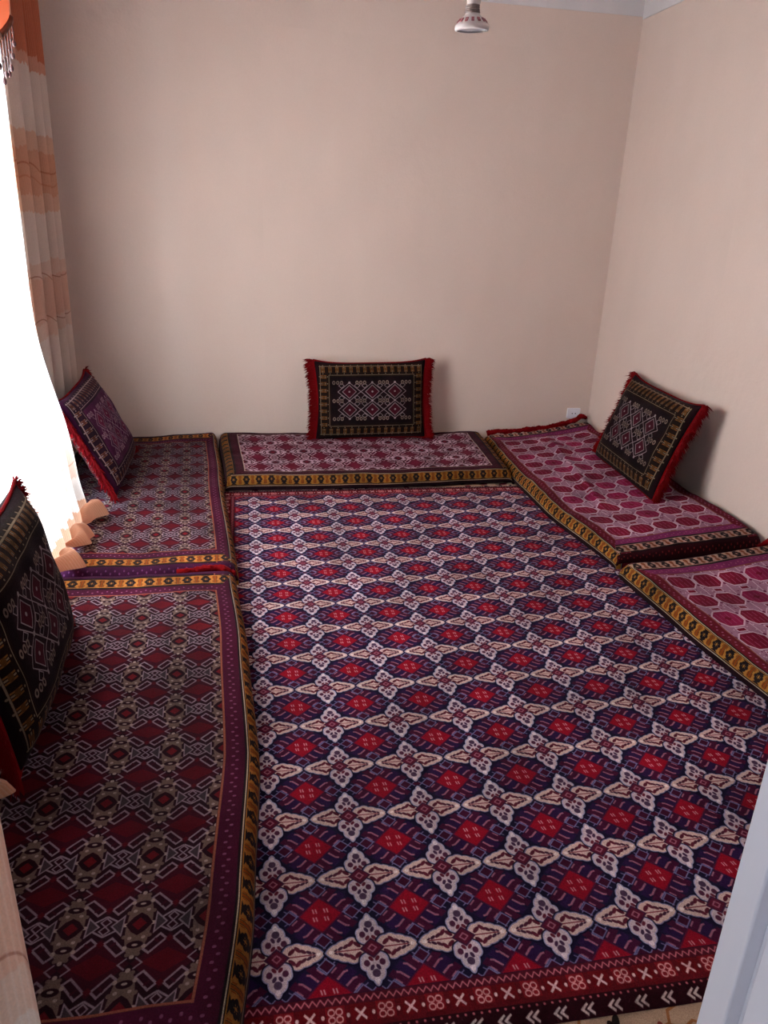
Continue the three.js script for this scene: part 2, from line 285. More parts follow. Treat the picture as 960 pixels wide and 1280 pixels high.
const PINK = { ...PLUM, seed: 51, endOuter: '#2a0b12', endDot: '#6a2420', band: '#5a1420', endBand: '#6c2450', dot: '#8d4a68', endGold: '#a08072', gold: '#95682f', line: '#7c463c', field: gulField, C: pinkGul, cell: [0.145, 0.16], end: [0.08, 0.095, 0.16, 0.225] };

function pillowTexture(S) {
  const W = 1024, H = 704, [c, ctx] = canvas(W, H); ctx.fillStyle = S.edge; ctx.fillRect(0, 0, W, H);
  const frame = (i, f) => { ctx.fillStyle = f; ctx.fillRect(i, i, W - 2 * i, H - 2 * i); };
  frame(42, S.border); frame(128, S.pin); frame(132, S.border); frame(146, S.ground);
  const motif = (x, y, a) => { ctx.save(); ctx.translate(x, y); ctx.rotate(a); for (const k of [-1, 0, 1]) { ctx.fillStyle = k ? S.gold : S.pin; ctx.fillRect(k * 11 - 3, -24, 7, 48); } oval(ctx, 0, 0, 15, 11, 0, S.gold2); oval(ctx, 0, -34, 5, 4, 0, S.pin); oval(ctx, 0, 34, 5, 4, 0, S.pin); ctx.restore(); };
  for (let i = 0; i < 15; i++) for (const y of [84, H - 84]) motif(80 + i * (W - 160) / 14, y, 0);
  for (let i = 1; i < 9; i++) for (const x of [84, W - 84]) motif(x, 84 + i * (H - 168) / 9, Math.PI / 2);
  reseed(S.seed); for (let k = 0; k < 240; k++) { const t = k / 240; oval(ctx, 50 + t * (W - 100), 56, 3, 3, 0, S.pin); oval(ctx, 50 + t * (W - 100), H - 56, 3, 3, 0, S.pin); if (k < 160) { oval(ctx, 56, 50 + k / 160 * (H - 100), 3, 3, 0, S.pin); oval(ctx, W - 56, 50 + k / 160 * (H - 100), 3, 3, 0, S.pin); } }
  const x0 = 205, y0 = 195, w = W - 2 * x0, h = H - 2 * y0, nx = 3, ny = 2, sx = w / nx, sy = h / ny;
  ctx.fillStyle = S.field; ctx.fillRect(x0 - 8, y0 - 8, w + 16, h + 16);
  for (let j = 0; j < ny; j++) for (let i = 0; i < nx; i++) {
    const X = x0 + (i + 0.5) * sx, Y = y0 + (j + 0.5) * sy;
    poly(ctx, [[X - sx * 0.3, Y], [X, Y - sy * 0.36], [X + sx * 0.3, Y], [X, Y + sy * 0.36]], S.loz, S.pale, 5);
    for (const a of [-1, 1]) for (const b of [-1, 1]) { line(ctx, [[X, Y + b * sy * 0.5], [X + a * sx * 0.5, Y]], S.pale, 5); poly(ctx, [[X + a * sx * 0.34, Y + b * sy * 0.2], [X + a * sx * 0.46, Y + b * sy * 0.34], [X + a * sx * 0.34, Y + b * sy * 0.46], [X + a * sx * 0.22, Y + b * sy * 0.34]], S.ground, S.pale, 4); }
    oval(ctx, X, Y, 9, 8, 0, S.pale);
  }
  for (let j = 0; j <= ny; j++) for (let i = 0; i <= nx; i++) { const X = x0 + i * sx, Y = y0 + j * sy; for (const k of [-34, 0, 34]) { oval(ctx, X + k, Y, 14, 17, 0, S.cream); oval(ctx, X + k, Y, 6, 8, 0, S.ground); } }
  for (let j = 0; j <= ny; j++) for (let i = 0; i < nx; i++) oval(ctx, x0 + (i + 0.5) * sx, y0 + j * sy, 10, 10, 0, S.pale);
  grain(ctx, W, H, 0.4, 0.2, 120, S.seed);
  return texOf(c);
}
const BLACKP = { seed: 61, edge: '#1a0c10', border: '#1c1210', ground: '#170d11', field: '#1d0f14', loz: '#3d101c', pale: '#82767a', cream: '#6b5d55', pin: '#6d5f4e', gold: '#6b4522', gold2: '#4d3219' };
const PURPLEP = { seed: 67, edge: '#35112c', border: '#24111f', ground: '#401434', field: '#431436', loz: '#5a1636', pale: '#8a7684', cream: '#836c76', pin: '#85716f', gold: '#6b4a3a', gold2: '#4c2820' };

// curtain cloth: off-white voile dyed in flat peach bands with ragged edges, wavering drawn lines and fine warp threads
function curtainTexture() {
  const W = 1024, H = 1024, [c, ctx] = canvas(W, H), Y = (m) => H * (1 - m / 2.56);
  ctx.fillStyle = '#e9dcd3'; ctx.fillRect(0, 0, W, H);
  const bands = [[2.1, 2.6, '#dea78f'], [2.16, 2.6, '#d07a5a'], [1.46, 1.82, '#e2bfa8'], [1.54, 1.74, '#dca88c'], [0.86, 1.22, '#e4cabb'], [0.94, 1.15, '#e0b9a6'], [0.28, 0.46, '#e0bfae'], [-0.1, 0.19, '#d9a384']];
  for (const [a, b, col] of bands) {
    ctx.fillStyle = col;
    for (let x = 0; x < W; x += 2) { const k = (q) => 0.022 * N(x / 60, q * 7, 1) + 0.014 * N(x / 9, q * 5, 4); const t = Y(b + k(b)), e = Y(a + k(a)); ctx.fillRect(x, t, 2, e - t); }
  }
  for (const [m, col, lw] of [[1.66, '#b5694c', 3], [1.6, '#c98564', 3], [1.15, '#96584a', 2], [0.94, '#96584a', 2], [0.36, '#b77a62', 2]]) {
    const pts = []; for (let x = 0; x <= W; x += 8) pts.push([x, Y(m + 0.018 * Math.sin(x / W * 6.283 * 7) + 0.008 * N(x / 50, m * 9))]);
    ctx.globalAlpha = 0.6; line(ctx, pts, col, lw); ctx.globalAlpha = 1;
  }
  for (let x = 0; x < W; x += 6) { ctx.fillStyle = 'rgba(255,255,255,0.16)'; ctx.fillRect(x, 0, 2, H); }
  grain(ctx, W, H, 0.06, 0.03, 90, 71);
  return texOf(c);
}
// floor carpet: beige ground strewn with wine-red leaves
function floorCarpetTexture() {
  const W = 1024, H = 1024, [c, ctx] = canvas(W, H); ctx.fillStyle = '#a68a74'; ctx.fillRect(0, 0, W, H); reseed(83);
  for (let k = 0; k < 190; k++) {
    const x = rnd() * W, y = rnd() * H, a = rnd() * 6.28;
    for (const [ox, oy] of [[0, 0], [W, 0], [-W, 0], [0, H], [0, -H]]) {
      ctx.save(); ctx.translate(x + ox, y + oy); ctx.rotate(a); const t = k % 3;
      if (t === 0) { oval(ctx, 0, 0, 34, 20, 0, '#571520'); oval(ctx, 10, 0, 14, 7, 0, '#74222c'); }
      else if (t === 1) { oval(ctx, 0, 0, 30, 12, 0, '#1d1714'); oval(ctx, 22, 14, 22, 9, 0.7, '#1d1714'); oval(ctx, -18, 14, 22, 9, -0.7, '#261c18'); oval(ctx, 6, 22, 16, 6, 0.9, '#c9b8a2'); }
      else { line(ctx, [[-40, 10], [-10, -6], [20, 6], [44, -10]], '#8d5a34', 7); oval(ctx, 40, -8, 14, 8, 0.6, '#7a2f28'); }
      ctx.restore();
    }
  }
  grain(ctx, W, H, 0.25, 0.12, 150, 85); return texOf(c);
}
// painted plaster: even colour with slight roller patches
function paintTexture(r, g, b, s0, amount, mark) {
  const W = 1024, [c, ctx] = canvas(W, W); ctx.fillStyle = `rgb(${r},${g},${b})`; ctx.fillRect(0, 0, W, W);
  if (mark) mark(ctx, W); grain(ctx, W, W, 0.02, amount, 170, s0); return texOf(c);
}

// ------------------------------------------------------------------ the room
const XL = -1.2, XR = 2.335, ZB = -3.85, ZF = 0.73, FY = -0.02, CY = 2.98, T = 0.25;
const paint = (tex, w, h) => new THREE.MeshStandardMaterial({ map: rep(tex, 1 / w, 1 / h), roughness: 0.85, bumpMap: rep(plasterTex, 1.2, 1.2), bumpScale: 0.002 });
const wallTex = paintTexture(218, 199, 190, 91, 0.014);
const M = {
  wall: paint(wallTex, 2.5, 2.5),
  white: paint(paintTexture(214, 211, 214, 93, 0.03), 1.7, 1.7),
  gloss: new THREE.MeshStandardMaterial({ color: '#d3d0d6', roughness: 0.45 }),
  floor: new THREE.MeshStandardMaterial({ color: '#8a8078', roughness: 0.9 }),
  ply: new THREE.MeshStandardMaterial({ color: '#e6e4e2', roughness: 0.5 }),
};
structure(mesh('floor', metreUV(span(XL - T, XR + T, FY - 0.15, FY, ZB - T, 2.9)), M.floor), 'bare screed floor under the carpets');
structure(mesh('ceiling', metreUV(span(XL - T, XR + T, CY, CY + 0.15, ZB - T, 2.9)), M.white), 'white plaster ceiling');
structure(mesh('wall_back', metreUV(span(XL - T, XR + T, FY, CY, ZB - T, ZB)), M.wall), 'peach painted back wall');
structure(mesh('wall_right', metreUV(span(XR, XR + T, FY, CY, ZB, ZF + 0.27)), M.wall), 'peach painted side wall opposite the window');
structure(mesh('wall_left', metreUV(merged([span(XL - T, XL, FY, WIN.y0, ZB, ZF + 0.27), span(XL - T, XL, WIN.y1, CY, ZB, ZF + 0.27), span(XL - T, XL, WIN.y0, WIN.y1, ZB, WIN.z0), span(XL - T, XL, WIN.y0, WIN.y1, WIN.z1, ZF + 0.27)])), M.wall), 'peach painted wall with the curtained window');
const DX0 = -0.62, DX1 = 0.4, DY = 2.08;                      // the doorway the picture is taken through
structure(mesh('wall_front', metreUV(merged([span(XL, DX0 - 0.05, FY, CY, ZF, ZF + 0.27), span(DX1 + 0.05, XR, FY, CY, ZF, ZF + 0.27), span(DX0 - 0.05, DX1 + 0.05, DY + 0.05, CY, ZF, ZF + 0.27)])), M.wall), 'wall with the doorway');
structure(mesh('wall_hall_left', metreUV(merged([span(XL - T, XL, FY, HALLWIN.y0, ZF + 0.27, 2.9), span(XL - T, XL, HALLWIN.y1, CY, ZF + 0.27, 2.9), span(XL - T, XL, HALLWIN.y0, HALLWIN.y1, ZF + 0.27, HALLWIN.z0), span(XL - T, XL, HALLWIN.y0, HALLWIN.y1, HALLWIN.z1, 2.9)])), M.white));
structure(mesh('wall_hall_right', metreUV(span(XR, XR + T, FY, CY, ZF + 0.27, 2.9)), M.white));
structure(mesh('wall_hall_end', metreUV(span(XL, XR, FY, CY, 2.7, 2.9)), M.white));
structure(mesh('trim_1', metreUV(span(XL, XR, 2.715, CY, ZB, ZB + 0.006)), M.white), 'white painted strip along the top of the back wall');
structure(mesh('trim_2', metreUV(span(XR - 0.006, XR, 2.7, CY, ZB + 0.006, ZF)), M.white), 'white painted strip along the top of the side wall');
{ // door frame: inner lining, a shadow groove, outer lining
  const g = new THREE.Group(); g.name = 'door_1'; scene.add(g); structure(g, 'white painted door frame');
  for (const s of [-1, 1]) {
    const x = s > 0 ? DX1 : DX0, a = s > 0 ? x : x - 0.05, b = s > 0 ? x + 0.05 : x;
    const p = (z0, z1, d) => new RoundedBoxGeometry(0.05 - d, DY - FY, z1 - z0, 2, 0.003).translate((a + b) / 2 + s * d / 2, (DY + FY) / 2, (z0 + z1) / 2);
    mesh('jamb_inner', p(ZF - 0.004, ZF + 0.038, 0), M.gloss, g); mesh('jamb_groove', p(ZF + 0.038, ZF + 0.06, 0.018), M.gloss, g); mesh('jamb_outer', p(ZF + 0.06, ZF + 0.275, 0), M.gloss, g);
  }
  mesh('head', span(DX0 - 0.05, DX1 + 0.05, DY, DY + 0.05, ZF - 0.004, ZF + 0.275), M.gloss, g);
}
{ // window: painted wooden frame of three casements with panes
  const g = new THREE.Group(); g.name = 'window_1'; scene.add(g); structure(g, 'white framed window behind the curtains');
  const x = -1.36, d = 0.06, glass = new THREE.MeshPhysicalMaterial({ color: 0xffffff, roughness: 0.02, transmission: 1, thickness: 0 });
  const bar = (y0, y1, z0, z1) => span(x - d / 2, x + d / 2, y0, y1, z0, z1);
  mesh('frame', merged([bar(WIN.y0, WIN.y0 + 0.06, WIN.z0, WIN.z1), bar(WIN.y1 - 0.06, WIN.y1, WIN.z0, WIN.z1), bar(WIN.y0, WIN.y1, WIN.z0, WIN.z0 + 0.06), bar(WIN.y0, WIN.y1, WIN.z1 - 0.06, WIN.z1)]), M.ply, g);
  const n = 3, w = (WIN.z1 - WIN.z0 - 0.12) / n;
  for (let i = 0; i < n; i++) {
    const a = WIN.z0 + 0.06 + i * w; if (i) for (const [p, q] of [[WIN.y0 + 0.06, 1.72], [1.77, WIN.y1 - 0.06]]) mesh('mullion', bar(p, q, a - 0.025, a + 0.025), M.ply, g);
    for (const [p, q] of [[WIN.y0 + 0.06, 1.72], [1.77, WIN.y1 - 0.06]]) mesh('pane', span(x - 0.003, x + 0.003, p, q, a + (i ? 0.025 : 0), a + w - (i < n - 1 ? 0.025 : 0)), glass, g);
  }
  mesh('transom_bar', bar(1.72, 1.77, WIN.z0 + 0.06, WIN.z1 - 0.06), M.ply, g);
  mesh('sill', span(XL - 0.15, XL + 0.02, WIN.y0 - 0.03, WIN.y0, WIN.z0, WIN.z1), M.ply, g);
}

// ------------------------------------------------------------------ floor coverings
const bow = (x, z) => 0.0015 * N(x * 3, z * 3, 2);
tag(mesh('floor_carpet', grid(40, 50, (u, v) => { const x = lerp(XL + 0.01, XR - 0.01, u), z = lerp(ZB + 0.01, ZF - 0.02, v); return [x, -0.0125 + bow(x, z) * 0.2, z, x / 0.9, z / 0.9]; }).applyMatrix4(new THREE.Matrix4()), wool(floorCarpetTexture(), 0.9, 0.9)),
  'beige carpet strewn with wine-red and black leaves under the large rug', 'carpet');
scene.getObjectByName('floor_carpet').geometry = merged([scene.getObjectByName('floor_carpet').geometry, span(XL + 0.01, XR - 0.01, FY, -0.014, ZB + 0.01, ZF - 0.02)]);
{
  const wm = RUG.cols * RUG.dx + 2 * RUG.border, hm = RUG.rows * RUG.dz + 2 * RUG.border, ax = RUG.x0 - RUG.border, az = RUG.z1 + RUG.border - hm;
  const top = grid(120, 160, (u, v) => {
    const x = ax + u * wm, z = az + v * hm, e = Math.min(u * wm, (1 - u) * wm, v * hm, (1 - v) * hm);
    return [x, -0.0115 + 0.0115 * Math.sqrt(clamp(e / 0.012, 0, 1)) + bow(x, z) * smooth(0, 0.1, e), z, u, 1 - v];
  });
  const flat = top.clone(); { const p = top.attributes.position; for (let k = 0; k < p.count; k++) p.setY(k, p.getY(k)); }
  // the grid runs u along +x and v along +z: turn the faces up
  const idx = top.index.array; for (let k = 0; k < idx.length; k += 3) { const t = idx[k + 1]; idx[k + 1] = idx[k + 2]; idx[k + 2] = t; } top.computeVertexNormals();
  tag(mesh('patterned_rug', top, wool(rugTexture(), wm, hm)), 'large rug of red lozenge medallions and cream flowers on navy, between the mattresses', 'rug'); flat.dispose();
}
{ const g = scene.getObjectByName('floor_carpet').geometry; g.computeVertexNormals(); }

// ------------------------------------------------------------------ floor mattresses
const EDGE = 0.05, ARC = 0.107;
function profile(u, W) {                                      // u 0..1 along the unrolled width -> [place 0..1, height 0..1]
  const total = W - 2 * EDGE + 2 * ARC, a = u * total;
  const q = (d) => { const t = d / ARC * Math.PI / 2; return [EDGE * (1 - Math.pow(Math.cos(t), 0.8)), Math.pow(Math.sin(t), 0.75)]; };
  if (a < ARC) { const [p, h] = q(a); return [p / W, h]; }
  if (a > total - ARC) { const [p, h] = q(total - a); return [1 - p / W, h]; }
  return [(EDGE + a - ARC) / W, 1];
}
function makeMattress(label, place, height, W, L, mat, base) {
  const g = thing('floor_mattress', label, 'mattress', base, 'carpet-covered floor mattresses round the rug');
  const nu = 90, nv = 180;
  const cover = grid(nu, nv, (i, j) => {
    // more rows near the edges where it turns down
    const u = i, v = j, [s, hs] = profile(u, W), [t, ht] = profile(v, L), [x, z] = place(s, t);
    const y = height(s, t, x, z) * hs * ht;
    return [x - base[0], y, z - base[2], u, 1 - v];
  });
  mesh('cover', cover, mat, g);
  const under = grid(8, 8, (u, v) => { const [x, z] = place(0.01 + u * 0.98, 0.01 + v * 0.98); return [x - base[0], 0.002, z - base[2]]; });
  mesh('underside', under, M.lining, g);
  return g;
}
M.lining = new THREE.MeshStandardMaterial({ color: '#3a1820', roughness: 1 });
M.redWool = new THREE.MeshPhysicalMaterial({ color: '#6c090f', roughness: 1, specularIntensity: 0.1, sheen: 0.4, sheenColor: new THREE.Color(0.6, 0.15, 0.15), sheenRoughness: 0.6, side: THREE.DoubleSide });
M.redBright = M.redWool;
const curve = (pts) => (v) => { let i = 0; while (i < pts.length - 2 && v > pts[i + 1][0]) i++; const [a, p] = pts[i], [b, q] = pts[i + 1], t = smooth(0, 1, clamp((v - a) / (b - a), 0, 1)) * 0.5 + clamp((v - a) / (b - a), 0, 1) * 0.5; return lerp(p, q, t); };
const lumps = (x, z, k = 1) => k * (0.011 * N(x * 2.3, z * 2.3, 3) + 0.0055 * N(x * 6, z * 6, 8) + 0.0018 * N(x * 15, z * 15, 1));
function edging(parent, pts, r, lumpy) {                      // a shaggy rolled edge of red wool
  const c = new THREE.CatmullRomCurve3(pts.map((p) => new THREE.Vector3(...p))), g = new THREE.TubeGeometry(c, 80, r, 10), p = g.attributes.position, n = g.attributes.normal;
  for (let i = 0; i < p.count; i++) { const x = p.getX(i), y = p.getY(i), z = p.getZ(i), k = lumpy * r * (1.2 * N(x * 22, y * 22, z * 22) + N(x * 70, y * 60, z * 60)); p.setXYZ(i, x + n.getX(i) * k, y + n.getY(i) * k * 0.7, z + n.getZ(i) * k); }
  const gs = [g.toNonIndexed()]; reseed(Math.round(pts[0][0] * 1000 + 4000));
  for (let i = 0; i < 160; i++) { const q = c.getPoint(rnd()), a = rnd() * 6.28, l = r * (0.9 + rnd() * 1.3); const s = new THREE.ConeGeometry(0.0025, l, 4).translate(0, l / 2, 0).rotateZ((rnd() - 0.5) * 2.4).rotateX(a).translate(q.x, q.y, q.z); gs.push(s.toNonIndexed()); }
  const out = merged(gs); out.computeVertexNormals(); const m = mesh('red_edging', out, M.redWool, parent); m.userData.label = 'shaggy red wool edging'; return m;
}
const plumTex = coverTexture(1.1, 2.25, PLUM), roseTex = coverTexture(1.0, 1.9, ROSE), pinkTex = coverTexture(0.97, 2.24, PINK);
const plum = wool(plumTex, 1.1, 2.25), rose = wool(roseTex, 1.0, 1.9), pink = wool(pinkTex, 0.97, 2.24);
const innerL = curve([[-3.84, -0.33], [-3.0, -0.275], [-1.7, -0.185]]), innerR = curve([[-3.84, 1.53], [-3.0, 1.49], [-2.4, 1.485], [-1.72, 1.56]]);
{
  const inner = innerL;
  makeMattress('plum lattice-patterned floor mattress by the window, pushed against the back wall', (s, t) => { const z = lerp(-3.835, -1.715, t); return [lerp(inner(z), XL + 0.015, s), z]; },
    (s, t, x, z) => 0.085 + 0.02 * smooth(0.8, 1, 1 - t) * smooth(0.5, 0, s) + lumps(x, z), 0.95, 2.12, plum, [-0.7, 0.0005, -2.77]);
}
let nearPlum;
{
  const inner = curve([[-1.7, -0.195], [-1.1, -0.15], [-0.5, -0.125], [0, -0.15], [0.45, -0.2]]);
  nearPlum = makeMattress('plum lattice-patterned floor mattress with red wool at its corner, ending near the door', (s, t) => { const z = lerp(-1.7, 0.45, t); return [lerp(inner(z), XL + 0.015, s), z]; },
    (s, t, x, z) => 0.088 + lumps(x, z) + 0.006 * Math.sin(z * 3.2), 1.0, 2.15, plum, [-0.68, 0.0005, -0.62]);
  edging(nearPlum, [[0.24, 0.075, -1.082], [0.33, 0.088, -1.08], [0.42, 0.092, -1.075], [0.478, 0.07, -1.065]], 0.014, 0.5);
}
{
  const front = curve([[-0.26, -2.93], [0.6, -2.925], [1.46, -2.99]]);
  makeMattress('rose floor mattress against the back wall with a gold edge facing the rug', (s, t) => { const z = lerp(front(lerp(-0.262, 1.45, t)), -3.835, s); return [lerp(innerL(z) + 0.008, innerR(z) - 0.008, t), z]; },
    (s, t, x, z) => 0.082 + 0.02 * s + lumps(x, z, 1.2), 0.88, 1.72, rose, [0.6, 0.0005, -3.4]);
}
{
  const inner = innerR;
  const far = makeMattress('pink floor mattress in the room corner, red wool along its end by the back wall', (s, t) => { const z = lerp(-3.8, -1.72, t); return [lerp(inner(z), XR - 0.012, s), z]; },
    (s, t, x, z) => {
const al = x - (1.9 - 0.145 * (z + 3.37)), ridge = al > 0 ? Math.exp(-Math.pow(al / 0.05, 2)) : Math.exp(-Math.pow(al / 0.014, 2));   // a rumpled fold down the middle
      return 0.082 + 0.085 * s * s + 0.03 * smooth(0.86, 1, 1 - t) * s + lumps(x, z, 1.6) + 0.02 * ridge * smooth(-3.7, -3.3, z) * smooth(-2.05, -2.5, z);
    }, 0.83, 2.08, pink, [1.9, 0.0005, -2.76]);
  edging(far, [[-0.34, 0.085, -1.035], [-0.28, 0.1, -1.03], [-0.15, 0.105, -1.03], [0.0, 0.12, -1.028], [0.12, 0.135, -1.028], [0.26, 0.165, -1.028], [0.36, 0.21, -1.028], [0.395, 0.2, -1.03]], 0.017, 0.6);
  const inner2 = curve([[-1.62, 1.535], [-1.1, 1.56], [-0.5, 1.62], [0.5, 1.64]]);
  const near = makeMattress('pink floor mattress with gold frieze edge, along the side wall nearer the door', (s, t) => { const z = lerp(-1.645, 0.5, t); return [lerp(inner2(z), XR - 0.012, s), z]; },
    (s, t, x, z) => 0.085 + 0.075 * s * s + lumps(x, z, 1.3), 0.78, 2.14, pink, [1.95, 0.0005, -0.6]);
  edging(near, [[0.28, 0.125, -1.045], [0.33, 0.15, -1.045], [0.368, 0.165, -1.045]], 0.014, 0.5);
}

// ------------------------------------------------------------------ cushions
const blackP = wool(pillowTexture(BLACKP), 0.9, 0.6), purpleP = wool(pillowTexture(PURPLEP), 0.9, 0.6);
function fringe(pts, outward, len, count, droop, s0) {        // many strands, each a thin tapering blade
  reseed(s0); const p = [];
  const c = new THREE.CatmullRomCurve3(pts.map((q) => new THREE.Vector3(...q)));
  for (let i = 0; i < count; i++) {
    const a = c.getPoint(rnd()), tan = new THREE.Vector3(rnd() - 0.5, rnd() - 0.5, rnd() - 0.5).multiplyScalar(0.75);
    const d = new THREE.Vector3(...outward).add(tan).normalize(), l = len * (0.55 + rnd() * 0.6), w = 0.0035;
    const s = new THREE.Vector3(rnd() - 0.5, rnd() - 0.5, rnd() - 0.5).cross(d).normalize().multiplyScalar(w), t = new THREE.Vector3().crossVectors(s, d).normalize().multiplyScalar(w);
    a.addScaledVector(d, -0.012);
    const mid = a.clone().addScaledVector(d, l * 0.6); const tip = a.clone().addScaledVector(d, l); tip.add(new THREE.Vector3(...droop).multiplyScalar(l * 0.35));
    const R = [s, t, s.clone().negate(), t.clone().negate()];
    for (let k = 0; k < 4; k++) { const A = a.clone().add(R[k]), B = a.clone().add(R[(k + 1) % 4]), C = mid.clone().add(R[k]), D = mid.clone().add(R[(k + 1) % 4]); for (const q of [A, B, D, A, D, C, C, D, tip]) p.push(q.x, q.y, q.z); }
  }
  const g = new THREE.BufferGeometry(); g.setAttribute('position', new THREE.Float32BufferAttribute(p, 3)); g.setAttribute('uv', new THREE.Float32BufferAttribute(new Float32Array(p.length / 3 * 2), 2)); g.computeVertexNormals(); return g;
}
function makePillow(label, w, h, t, mat, S) {                 // local: x along, y up, z out of the patterned face; base at y = 0
  const g = thing('fringed_cushion', label, 'cushion', [0, 0, 0], 'fringed carpet cushions leaning on the walls');
  const at = (u, v) => {
    const X = w / 2 * u * (1 - 0.07 * (1 - v * v) * Math.abs(u) ** 3), Y = h / 2 + h / 2 * v * (1 - 0.1 * (1 - u ** 4) * Math.abs(v) ** 3 * (v > 0 ? 1 : 0.4));
    const th = t / 2 * Math.pow(Math.max(0, (1 - u ** 4) * (1 - v ** 4)), 0.55);
    return [X, Y, th];
  };
  const bend = (u) => { const s = u * 2 - 1; return Math.sign(s) * (1 - Math.pow(1 - Math.abs(s), 1.35)); };
  const skin = (side) => grid(56, 40, (i, j) => { const u = bend(i), v = bend(j), [X, Y, th] = at(u, v), k = 0.012 * N(u * 2.4 + S, v * 2.4, side) * (1 - u ** 4) * (1 - v ** 4); return side > 0 ? [X, Y, th + k, (X / w) + 0.5, Y / h] : [-X, Y, -th - k, 0.5 - (X / w), Y / h]; });
  mesh('cover', merged([skin(1), skin(-1)]), mat, g).geometry.computeVertexNormals();
  { const f = skin(1), b = skin(-1); const m = g.children[0]; m.geometry = mergeGeometries([f, b]); }
  const edge = (u0, v0, u1, v1) => { const a = []; for (let k = 0; k <= 12; k++) { const [X, Y] = at(lerp(u0, u1, k / 12), lerp(v0, v1, k / 12)); a.push([X, Y, 0]); } return a; };
  const strip = (pts, r) => { const gm = new THREE.TubeGeometry(new THREE.CatmullRomCurve3(pts.map((p) => new THREE.Vector3(...p))), 40, r, 6); return gm; };
  for (const s of [-1, 1]) {
    const e = edge(s, -1, s, 1), m = mesh('fringe', merged([fringe(e, [s, 0, 0], 0.078, 1300, [0, -0.5, 0], 100 + S + s), strip(e, 0.009)]), M.redWool, g); m.userData.label = 'red wool fringe';
  }
  for (const s of [-1, 1]) { const e = edge(-1, s, 1, s); const m = mesh('piping', merged([fringe(e, [0, s, 0], 0.016, 420, [0, 0, 0], 200 + S + s), strip(e, 0.007)]), M.redWool, g); m.userData.label = 'red wool seam'; }
  return g;
}
// stands a cushion on its lower edge: foot = middle of that edge, along = direction of the edge, lean = angle back from upright
function stand(g, foot, along, lean, roll = 0) {
  const x = new THREE.Vector3(...along).normalize(), out = new THREE.Vector3().crossVectors(x, new THREE.Vector3(0, 1, 0)).normalize();
  const y = new THREE.Vector3(0, 1, 0).multiplyScalar(Math.cos(lean)).addScaledVector(out, -Math.sin(lean)), z = new THREE.Vector3().crossVectors(x, y);
  g.quaternion.setFromRotationMatrix(new THREE.Matrix4().makeBasis(x, y, z)); if (roll) g.rotateZ(roll); g.position.set(...foot);
}
stand(makePillow('black and gold fringed cushion leaning on the back wall above the rose mattress', 0.76, 0.53, 0.16, blackP, 1), [0.695, 0.094, -3.66], [1, 0, 0], 0.14, 0.02);
stand(makePillow('black and gold fringed cushion leaning on the side wall on the pink corner mattress', 0.86, 0.57, 0.17, blackP, 2), [2.06, 0.115, -2.72], [-0.06, 0, 1], 0.34);
stand(makePillow('purple fringed cushion leaning on the curtain on the far plum mattress', 0.8, 0.56, 0.17, purpleP, 3), [-0.81, 0.1, -2.985], [0, 0, -1], 0.46);
stand(makePillow('dark fringed cushion leaning on the curtain on the near plum mattress', 0.78, 0.57, 0.17, blackP, 4), [-0.765, 0.096, -0.84], [-0.03, 0, -1], 0.2);

// ------------------------------------------------------------------ curtains
const cloth = curtainTexture();
const voile = new THREE.MeshPhysicalMaterial({ map: cloth, roughness: 1, specularIntensity: 0.1, transmission: 0.6, thickness: 0, side: THREE.DoubleSide });
const drapeMat = new THREE.MeshPhysicalMaterial({ map: cloth, roughness: 1, specularIntensity: 0.1, transmission: 0.48, thickness: 0, side: THREE.DoubleSide });
// x = shape(z, y) across a run of z, hung from y1 to y0
function hang(name, label, z0, z1, y0, y1, nz, ny, shape, mat, group) {
  const g = thing(name, label, 'curtain', [0, 0, 0], group);
  mesh('cloth', grid(nz, ny, (u, v) => { const [x, y, z, , t] = shape(u, v); return [x, y, z, lerp(z0, z1, u) * 0.9, t ?? y / 2.56]; }), mat, g);
  return g;
}
const pleat = (u, n, s) => Math.sin(u * n * 6.283 + 1.3 * N(u * 5, s)) * 0.8 + 0.5 * N(u * n * 2.2, s + 3);
hang('voile_curtain', 'sheer white and peach curtain glowing before the window, hem heaped on the mattress', -2.5, -0.85, 0.1, 2.5, 260, 120, (u, v) => {
  const vv = Math.min(1, v / 0.86), pool = smooth(0, 1, (v - 0.86) / 0.14), y = lerp(2.5, 0.125, vv), low = smooth(1.3, 0.12, y), k = 0.5 + 0.5 * low;
  const far = -2.5 - 0.03 * smooth(1.0, 0.65, y) + 0.17 * smooth(0.6, 0.14, y), z = lerp(far, -0.85, u) + 0.03 * low * Math.sin(u * 6.283);
  const out = smooth(0.62, 0.45, u), fold = Math.sin(u * 34 + 0.6), x = -1.09 + 0.15 * low * low * smooth(0.72, 0.4, u) + 0.022 * k * pleat(u, 13, 1);
  // the surplus length lies folded on the mattress
  return [x + out * (0.02 * smooth(0.3, 0.13, y) + pool * (0.06 + 0.045 * fold)), y + out * (0.035 * Math.sin(pool * Math.PI) * (1 + fold) - 0.012 * pool) + 0.008 * fold * pool, z + 0.03 * pool * fold, undefined, y / 2.56 - 0.03 * pool];
}, voile, 'window curtains');
hang('drape_curtain', 'folded peach curtain hanging beside the back wall behind the purple cushion', -3.46, -2.42, 0.12, 2.5, 160, 60, (u, v) => {
  const y = lerp(2.5, 0.16, v), z = lerp(-3.46, -2.44, u); return [-1.14 + 0.042 * pleat(u, 5.5, 7) * (0.9 + 0.1 * v), y, z];
}, drapeMat, 'window curtains');
